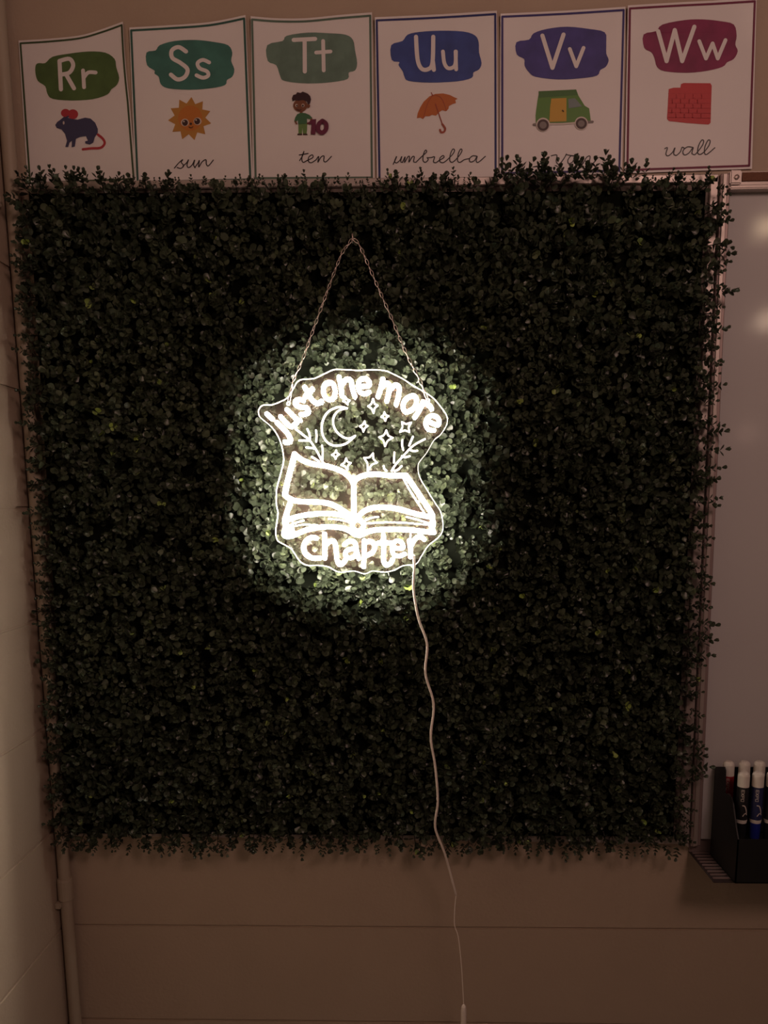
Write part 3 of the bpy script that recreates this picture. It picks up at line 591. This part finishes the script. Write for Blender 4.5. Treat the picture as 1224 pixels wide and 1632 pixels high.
for i in range(80):
    t = (i+rr.random())/80; put_sprig(.006, t, -.8, 0, -.8, rr.uniform(.45, .68))

# ------------------------------------------------------------------ neon sign
YS = -.150
sign = thing('neon_sign', PW(568, 912, YS), 'lit white open-book neon sign reading just one more chapter on clear acrylic', 'sign')
def cv(ox, oy, s, pts): return [(ox+a/s, oy+b/s) for a, b in pts]
Cc = lambda p: cv(400, 570, 3.709, p); G = lambda p: cv(400, 740, 3.709, p); Aa = lambda p: cv(405, 580, 9.415, p)
Bb = lambda p: cv(520, 580, 6.12, p); Dd = lambda p: cv(440, 830, 4.708, p); Ee = lambda p: cv(430, 710, 8.16, p); Ff = lambda p: cv(560, 710, 7.65, p)
rim = Cc([(510, 68), (570, 70), (640, 74), (700, 70), (790, 75), (850, 100), (900, 125), (960, 165), (1030, 205), (1080, 240), (1130, 300), (1160, 350), (1155, 400), (1120, 455), (1080, 490), (1040, 560), (1000, 610)]) \
  + G([(988, 8), (995, 70), (1040, 150), (1090, 230), (1125, 290), (1135, 380), (1110, 430), (1050, 480), (1010, 540), (975, 590), (900, 600), (850, 625), (790, 638), (720, 632), (670, 648), (610, 632), (520, 638), (460, 608), (400, 598), (330, 598), (285, 570), (240, 505), (200, 478), (155, 450), (145, 400), (150, 350), (158, 290), (148, 230), (150, 150), (170, 70)]) \
  + Cc([(190, 620), (188, 560), (170, 490), (130, 420), (80, 375), (48, 345), (45, 305), (70, 280), (120, 278), (170, 260), (215, 235), (250, 180), (270, 145), (300, 128), (370, 122), (430, 95), (480, 72)])
rp = [(p.x, p.y) for p in crv(rim, 4, True)]
outl = [PW(a, b, YS) for a, b in rp]; th = .004; n = len(outl)
tr_ = tessellate_polygon([[Vector((a, b, 0)) for a, b in rp]])
vs = list(outl)+[p+Vector((0, th, 0)) for p in outl]
fs = [tuple(t) for t in tr_]+[tuple(x+n for x in t)[::-1] for t in tr_]
brd = mesh('acrylic_board', vs, fs, sign, M['acrylic'])
# the polished edge, a thin band round the sheet whose piped light is put in as emission
ctr2 = sum(outl, Vector())/n; vs = []; fs = []
for i, p in enumerate(outl):
    t = (outl[(i+1) % n]-outl[i-1]).normalized(); nn = Vector((t.z, 0, -t.x)); nn = nn if nn.dot(p-ctr2) > 0 else -nn
    wd = .00055
    vs += [p+nn*wd+Vector((0, -.0002, 0)), p+nn*wd+Vector((0, th, 0)), p-nn*wd+Vector((0, th, 0)), p-nn*wd+Vector((0, -.0002, 0))]
for i in range(n):
    a, b = 4*i, 4*((i+1) % n)
    for k in range(4): fs.append((a+k, b+k, b+(k+1) % 4, a+(k+1) % 4))
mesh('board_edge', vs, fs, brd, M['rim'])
PXM = (PW(601, 800, YS)-PW(600, 800, YS)).length    # metres per pixel there
def neon(name, strokes, rpx, m_='tube', lift=0, k=5, closed=False, ns=8, parent=sign):
    vs, fs = [], []
    for i, st in enumerate(strokes):
        pts = crv(st, k, closed) if len(st) > 2 else [Vector(p) for p in st]
        r = rpx*PXM; tube_geo([PW(p[0], p[1], YS-r*.75-.0003-lift) for p in pts], r, ns, closed, True, vs, fs)
    return mesh(name, vs, fs, parent, M[m_], smooth=True)
R1 = 3.35
neon('neon_letter', [Aa([(190, 750), (268, 822)]), Aa([(342, 880), (430, 965), (505, 1050), (538, 1120), (528, 1168), (478, 1180), (462, 1168)])], R1)
neon('neon_letter', [Aa([(398, 792), (455, 860), (530, 930), (575, 932), (625, 885)]), Aa([(492, 685), (570, 762), (640, 830), (688, 845)])], R1)
neon('neon_letter', [Aa([(735, 548), (670, 533), (618, 563), (628, 620), (700, 648), (785, 655), (812, 708), (770, 752), (700, 758)])], R1-.1)
neon('neon_letter', [Aa([(757, 348), (800, 420), (840, 500), (900, 570), (960, 588), (1010, 560)]), Aa([(765, 488), (872, 375)])], R1)
neon('neon_letter', [Aa([(1125, 278), (1060, 310), (1038, 400), (1068, 500), (1135, 535), (1195, 500), (1215, 410), (1190, 310)])], R1, closed=True)
neon('neon_letter', [Bb([(125, 128), (142, 220), (152, 312)]), Bb([(150, 205), (195, 150), (240, 165), (255, 240), (278, 318)])], R1)
neon('neon_letter', [Bb([(330, 218), (418, 208), (408, 160), (368, 140), (325, 160), (310, 215), (325, 270), (372, 292), (415, 275)])], R1-.25)
neon('neon_letter', [Bb([(552, 148), (532, 235), (505, 318)]), Bb([(535, 235), (580, 190), (612, 205), (610, 280), (590, 362)]), Bb([(612, 265), (665, 208), (708, 225), (705, 310), (682, 395)])], R1)
neon('neon_letter', [Bb([(835, 312), (775, 345), (748, 410), (765, 462), (800, 465), (855, 430), (882, 370), (868, 322)])], R1, closed=True)
neon('neon_letter', [Bb([(942, 368), (915, 440), (862, 522)]), Bb([(918, 430), (955, 388), (1000, 400), (1028, 438)])], R1-.1)
neon('neon_letter', [Bb([(985, 555), (1085, 597), (1100, 555), (1075, 515), (1025, 505), (980, 540), (970, 595), (1000, 640), (1050, 648)])], R1-.25)
neon('neon_letter', [Dd([(302, 132), (268, 125), (225, 150), (205, 200), (222, 250), (270, 278), (328, 280)])], R1+.1)
neon('neon_letter', [Dd([(363, 100), (366, 190), (365, 280)]), Dd([(375, 180), (410, 150), (440, 165), (450, 225), (458, 295), (480, 330), (508, 312), (525, 285)])], R1+.1)
neon('neon_letter', [Dd([(512, 180), (550, 152), (590, 165), (605, 225), (620, 285)]), Dd([(602, 212), (550, 214), (520, 240), (530, 275), (575, 275), (603, 245)])], R1-.2)
neon('neon_letter', [Dd([(660, 150), (660, 250), (658, 345)]), Dd([(665, 165), (710, 155), (740, 190), (722, 238), (668, 265)])], R1)
neon('neon_letter', [Dd([(805, 108), (808, 200), (805, 280), (820, 330), (855, 322), (875, 290)]), Dd([(765, 168), (858, 165)])], R1)
neon('neon_letter', [Dd([(880, 205), (950, 205), (942, 165), (908, 150), (878, 172), (870, 215), (885, 255), (925, 265), (965, 250)])], R1-.3)
neon('neon_letter', [Dd([(1000, 150), (1008, 210), (1008, 270)]), Dd([(1010, 195), (1040, 140), (1080, 118), (1112, 140)])], R1)
R3 = 3.65
neon('book_page', [Ee([(320, 110), (288, 240), (230, 460), (195, 620), (205, 655), (290, 705), (400, 728), (560, 733), (700, 742), (800, 765), (900, 815), (1000, 880), (1065, 925)]), Ee([(320, 110), (420, 190), (560, 240), (720, 265), (850, 300), (960, 350), (1050, 430), (1092, 510)])], R3)
neon('book_spine', [Ee([(1090, 440), (1092, 650), (1094, 900), (1098, 955)])], R3)
neon('book_page', [Ff([(40, 430), (100, 385), (200, 355), (320, 350), (450, 365), (560, 368), (665, 365)]), Ff([(665, 365), (760, 500), (880, 680), (985, 845), (985, 900)]), Ff([(70, 880), (150, 805), (250, 762), (380, 752), (500, 762), (640, 792), (800, 838), (960, 870)])], R3)
neon('book_cover', [Ee([(270, 730), (220, 880), (192, 985), (205, 1050), (185, 1130), (190, 1170), (240, 1185), (330, 1160), (450, 1108), (600, 1070), (800, 1058), (950, 1075), (1040, 1110), (1130, 1165), (1220, 1150)]), Ee([(200, 985), (330, 935), (500, 900), (700, 885), (850, 892), (960, 915), (1060, 950)]), Ee([(215, 1030), (285, 1105)]), Ee([(200, 1080), (262, 1118), (200, 1160)])], R3)
neon('book_cover', [Ff([(985, 890), (1000, 960), (975, 1010), (1005, 1060)]), Ff([(1005, 1060), (900, 1050), (700, 1028), (500, 1022), (300, 1030), (190, 1055), (110, 1095)]), Ff([(965, 960), (1000, 1050)])], R3)
ring_c = (430+1145/8.16, 710+1040/8.16)
neon('spine_ring', [[(ring_c[0]+8.9*math.cos(a*.5236), ring_c[1]+8.9*math.sin(a*.5236)) for a in range(12)]], R3-.1, closed=True)
neon('page_line', [Ee([(255, 1042), (350, 1002), (440, 977)]), Ee([(285, 1058), (430, 1030), (612, 1035)]), Ee([(765, 955), (900, 965), (1045, 1000)]), Ff([(180, 952), (400, 937), (600, 940), (800, 955), (945, 968)]), Ff([(170, 918), (240, 882), (325, 870)]), Ff([(672, 872), (780, 897), (925, 942)]), Ff([(632, 402), (745, 600), (885, 815)])], .85, ns=6)
neon('glowing_wire', [Dd([(1010, 90), (1005, 140)])], .9, 'line', ns=6)  # thin wire above the r, its brightness put in as emission
RL = 1.6
neon('crescent_moon', [Cc([(568, 300), (540, 293), (505, 296), (460, 318), (430, 360), (418, 420), (432, 475), (465, 510), (510, 520), (560, 508), (597, 480), (616, 462)]), Cc([(616, 462), (585, 477), (550, 472), (510, 442), (488, 400), (488, 355), (510, 320), (540, 305), (568, 300)])], RL, 'line', ns=6)
def star4(cx, cy, tips):
    st = []
    for i in range(4):
        a = Vector(tips[i]); b = Vector(tips[(i+1) % 4]); c = Vector((cx, cy)); m_ = (a+b)/2; m_ = m_.lerp(c, .34)
        st.append([tuple(a), tuple(a.lerp(m_, .55).lerp(c, .04)), tuple(m_), tuple(b.lerp(m_, .55).lerp(c, .04)), tuple(b)])
    neon('four_point_star', [[(400+x/3.709, 570+y/3.709) for x, y in s_] for s_ in st], 1.3, 'line', ns=6, k=2)
for cx, cy, tips in [(563, 255, [(556, 232), (584, 254), (572, 278), (544, 258)]), (720, 288, [(722, 245), (748, 284), (724, 328), (692, 288)]), (791, 348, [(788, 324), (812, 346), (794, 374), (770, 350)]),
    (666, 406, [(672, 376), (690, 404), (664, 438), (642, 406)]), (914, 412, [(892, 382), (946, 384), (936, 440), (880, 440)]), (797, 475, [(800, 430), (838, 474), (792, 524), (758, 470)]),
    (500, 572, [(504, 547), (522, 572), (500, 598), (478, 574)]), (562, 628, [(562, 594), (590, 622), (570, 662), (534, 634)]), (706, 610, [(722, 565), (745, 620), (690, 668), (668, 592)])]:
    star4(cx, cy, tips)
neon('leaf_branch', [Cc(p) for p in ([(265, 422), (310, 458), (348, 490), (385, 545), (415, 600), (428, 622)], [(333, 422), (345, 450), (350, 485)], [(286, 490), (345, 490)], [(384, 430), (388, 462), (385, 496)], [(328, 530), (378, 536)], [(420, 520), (424, 560), (420, 605)], [(362, 586), (402, 612)])], 1.5, 'line', ns=6)
neon('leaf_branch', [Cc(p) for p in ([(1028, 482), (960, 520), (910, 570), (860, 625), (832, 668)], [(957, 468), (945, 495), (935, 520)], [(895, 487), (893, 515), (900, 546)], [(983, 550), (960, 552), (938, 545)], [(938, 582), (910, 588), (892, 582)], [(848, 560), (845, 620)], [(890, 640), (870, 660), (850, 670)], [(785, 640), (788, 655), (800, 668)])], 1.5, 'line', ns=6)
# eyelets where the chains hook in
for hx, hy in ((459.5, 643), (682.3, 638)):
    pts = [PW(hx+2.6*math.cos(a*math.pi/6), hy+2.6*math.sin(a*math.pi/6), YS-.0008) for a in range(12)]
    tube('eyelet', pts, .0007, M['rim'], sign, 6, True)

# ------------------------------------------------------------------ hook, chains, cord
hk = tube('wire_hook', [PW(561.5, 388, -.024), PW(561.5, 386, -.070), PW(561.5, 385, -.125), PW(561.8, 379, -.130), PW(561.5, 373.5, -.127)], .0011, M['chain'], None, 8)
tag(hk, 'small metal hook in the hedge holding both chain ends above the sign', 'hook')
def link_mesh():
    """one twisted wire link, long axis z"""
    a, b = .0053, .0021; pts = []
    for i in range(14):
        t = 2*math.pi*i/14; x = b*math.sin(t)*(1 if True else 0); z = a*math.cos(t)
        tw = .5*z/a; pts.append(Vector((x*math.cos(tw), x*math.sin(tw), z)))
    vs, fs = tube_geo(pts, .00062, 5, True); me = bpy.data.meshes.new('link'); me.from_pydata([tuple(v) for v in vs], [], fs)
    me.polygons.foreach_set('use_smooth', [True]*len(me.polygons)); me.materials.append(M['chain']); return me
LK = link_mesh()
def chain(px_pts, y0, y1, label):
    P = crv(px_pts, 10); Ls = [0]
    for i in range(1, len(P)): Ls.append(Ls[-1]+(P[i]-P[i-1]).length)
    W3 = [PW(p.x, p.y, y0+(y1-y0)*(l/Ls[-1])) for p, l in zip(P, Ls)]
    root = thing('hanging_chain', W3[0], label, 'chain', 'chains holding up the sign')
    S = [0]
    for i in range(1, len(W3)): S.append(S[-1]+(W3[i]-W3[i-1]).length)
    nl = int(S[-1]/.0092); pit = S[-1]/nl
    for k in range(nl):
        s = (k+.5)*pit; i = max(j for j in range(len(S)-1) if S[j] <= s); t = (s-S[i])/(S[i+1]-S[i])
        p = W3[i].lerp(W3[i+1], t); dd = (W3[i+1]-W3[i]).normalized()
        x = Vector((0, 1, 0)).cross(dd).normalized(); y = dd.cross(x); ang = (15 if k % 2 == 0 else 98)+rr.uniform(-14, 14)
        x2 = x*math.cos(math.radians(ang))+y*math.sin(math.radians(ang)); y2 = dd.cross(x2)
        o = bpy.data.objects.new('link', LK); C.objects.link(o); o.parent = root; o.matrix_parent_inverse = Matrix.Translation(-root.location)
        mm = Matrix((x2, y2, dd)).transposed().to_4x4(); mm.translation = p; o.matrix_basis = mm
    return root
chain([(560, 381), (556, 389), (544, 406), (521, 466), (501.6, 519), (482.5, 572), (467.6, 606), (465, 618)], -.128, -.153, 'fine metal chain running from the hook to the left eyelet of the sign')
chain([(563.5, 381), (573, 391), (588.7, 426), (610, 475), (625, 509), (647, 562), (667, 602), (676, 622)], -.128, -.153, 'fine metal chain running from the hook to the right eyelet of the sign')
for nm, pl in (('left', [(466.5, 612), (462.5, 628), (459.5, 643)]), ('right', [(674, 618), (678, 628), (682, 638)])):
    a, b_, c_ = pl
    o_ = Vector((-(c_[1]-a[1]), c_[0]-a[0])).normalized()*1.6
    pts = [(a[0], a[1]), (b_[0]+o_.x, b_[1]+o_.y), (c_[0]+o_.x*.8, c_[1]), (c_[0]-o_.x*.8, c_[1]+.5), (b_[0]-o_.x, b_[1]-o_.y)]
    par = [x for x in bpy.data.objects if x.name.startswith('hanging_chain') and nm in x.get('label', '')][0]
    tube('end_loop', [PW(p.x, p.y, YS-.0035) for p in crv(pts, 5, True)], .0007, M['chain'], par, 6, True)
cp = [(659.5, 886), (660, 905), (659, 940), (667, 986), (680.6, 1027), (678, 1073.5), (691, 1122), (686.6, 1175), (693.5, 1221), (697.7, 1276), (693.5, 1318), (707, 1355), (715, 1382), (726.7, 1426)]
cord = thing('power_cord', PW(726, 1426, -.06), 'thin white power cord hanging from the bottom of the neon sign', 'cord')
W3 = []
cps = crv(cp, 6)
for i, p in enumerate(cps):
    t = i/(len(cps)-1); W3.append(PW(p.x, p.y, -.156+.03*t if t < .6 else -.138+.063*((t-.6)/.4)**2))
tube('cable', W3, .0021, M['cord'], cord, 8)
cp2 = [(726.7, 1426), (724.6, 1450), (724.4, 1474), (729, 1488), (732, 1505), (736, 1548), (739, 1603)]
y2 = -.075
tube('thin_wire', [PW(p.x, p.y, y2) for p in crv(cp2, 5)], .00095, M['cord'], cord, 6)
P1, P2 = PW(739, 1601, y2), PW(740, 1660, y2)
lathe('connector', [(.001, P2.z-P1.z), (.0052, P2.z-P1.z+.001), (.0052, -.012), (.0044, -.004), (.0022, .0)], (P1.x, y2, P1.z), M['cord'], cord, 14)
tube('cable', crv([tuple(P2), (P2.x+.01, y2, P2.z-.15), (P2.x-.02, y2+.02, P2.z-.35), (P2.x+.02, y2, .25), (P2.x, y2, .004)], 6), .0019, M['cord'], cord, 8)

# ------------------------------------------------------------------ string-light bulbs in the room, seen as glints in the whiteboard
def mirror_lamp(px, py, dist):
    h = PW(px, py, yw); d_ = (h-CAM).normalized(); r_ = Vector((d_.x, -d_.y, d_.z)); return h+r_*(dist/abs(r_.y))
bulb('string_light_bulb', mirror_lamp(1221, 362, 1.9), .6, (1, .72, .45), .03)
bulb('string_light_bulb', mirror_lamp(1222, 511, 1.9), .5, (1, .72, .5), .03)
bulb('string_light_bulb', mirror_lamp(1190, 690, 2.2), .10, (1, .6, .45), .04)
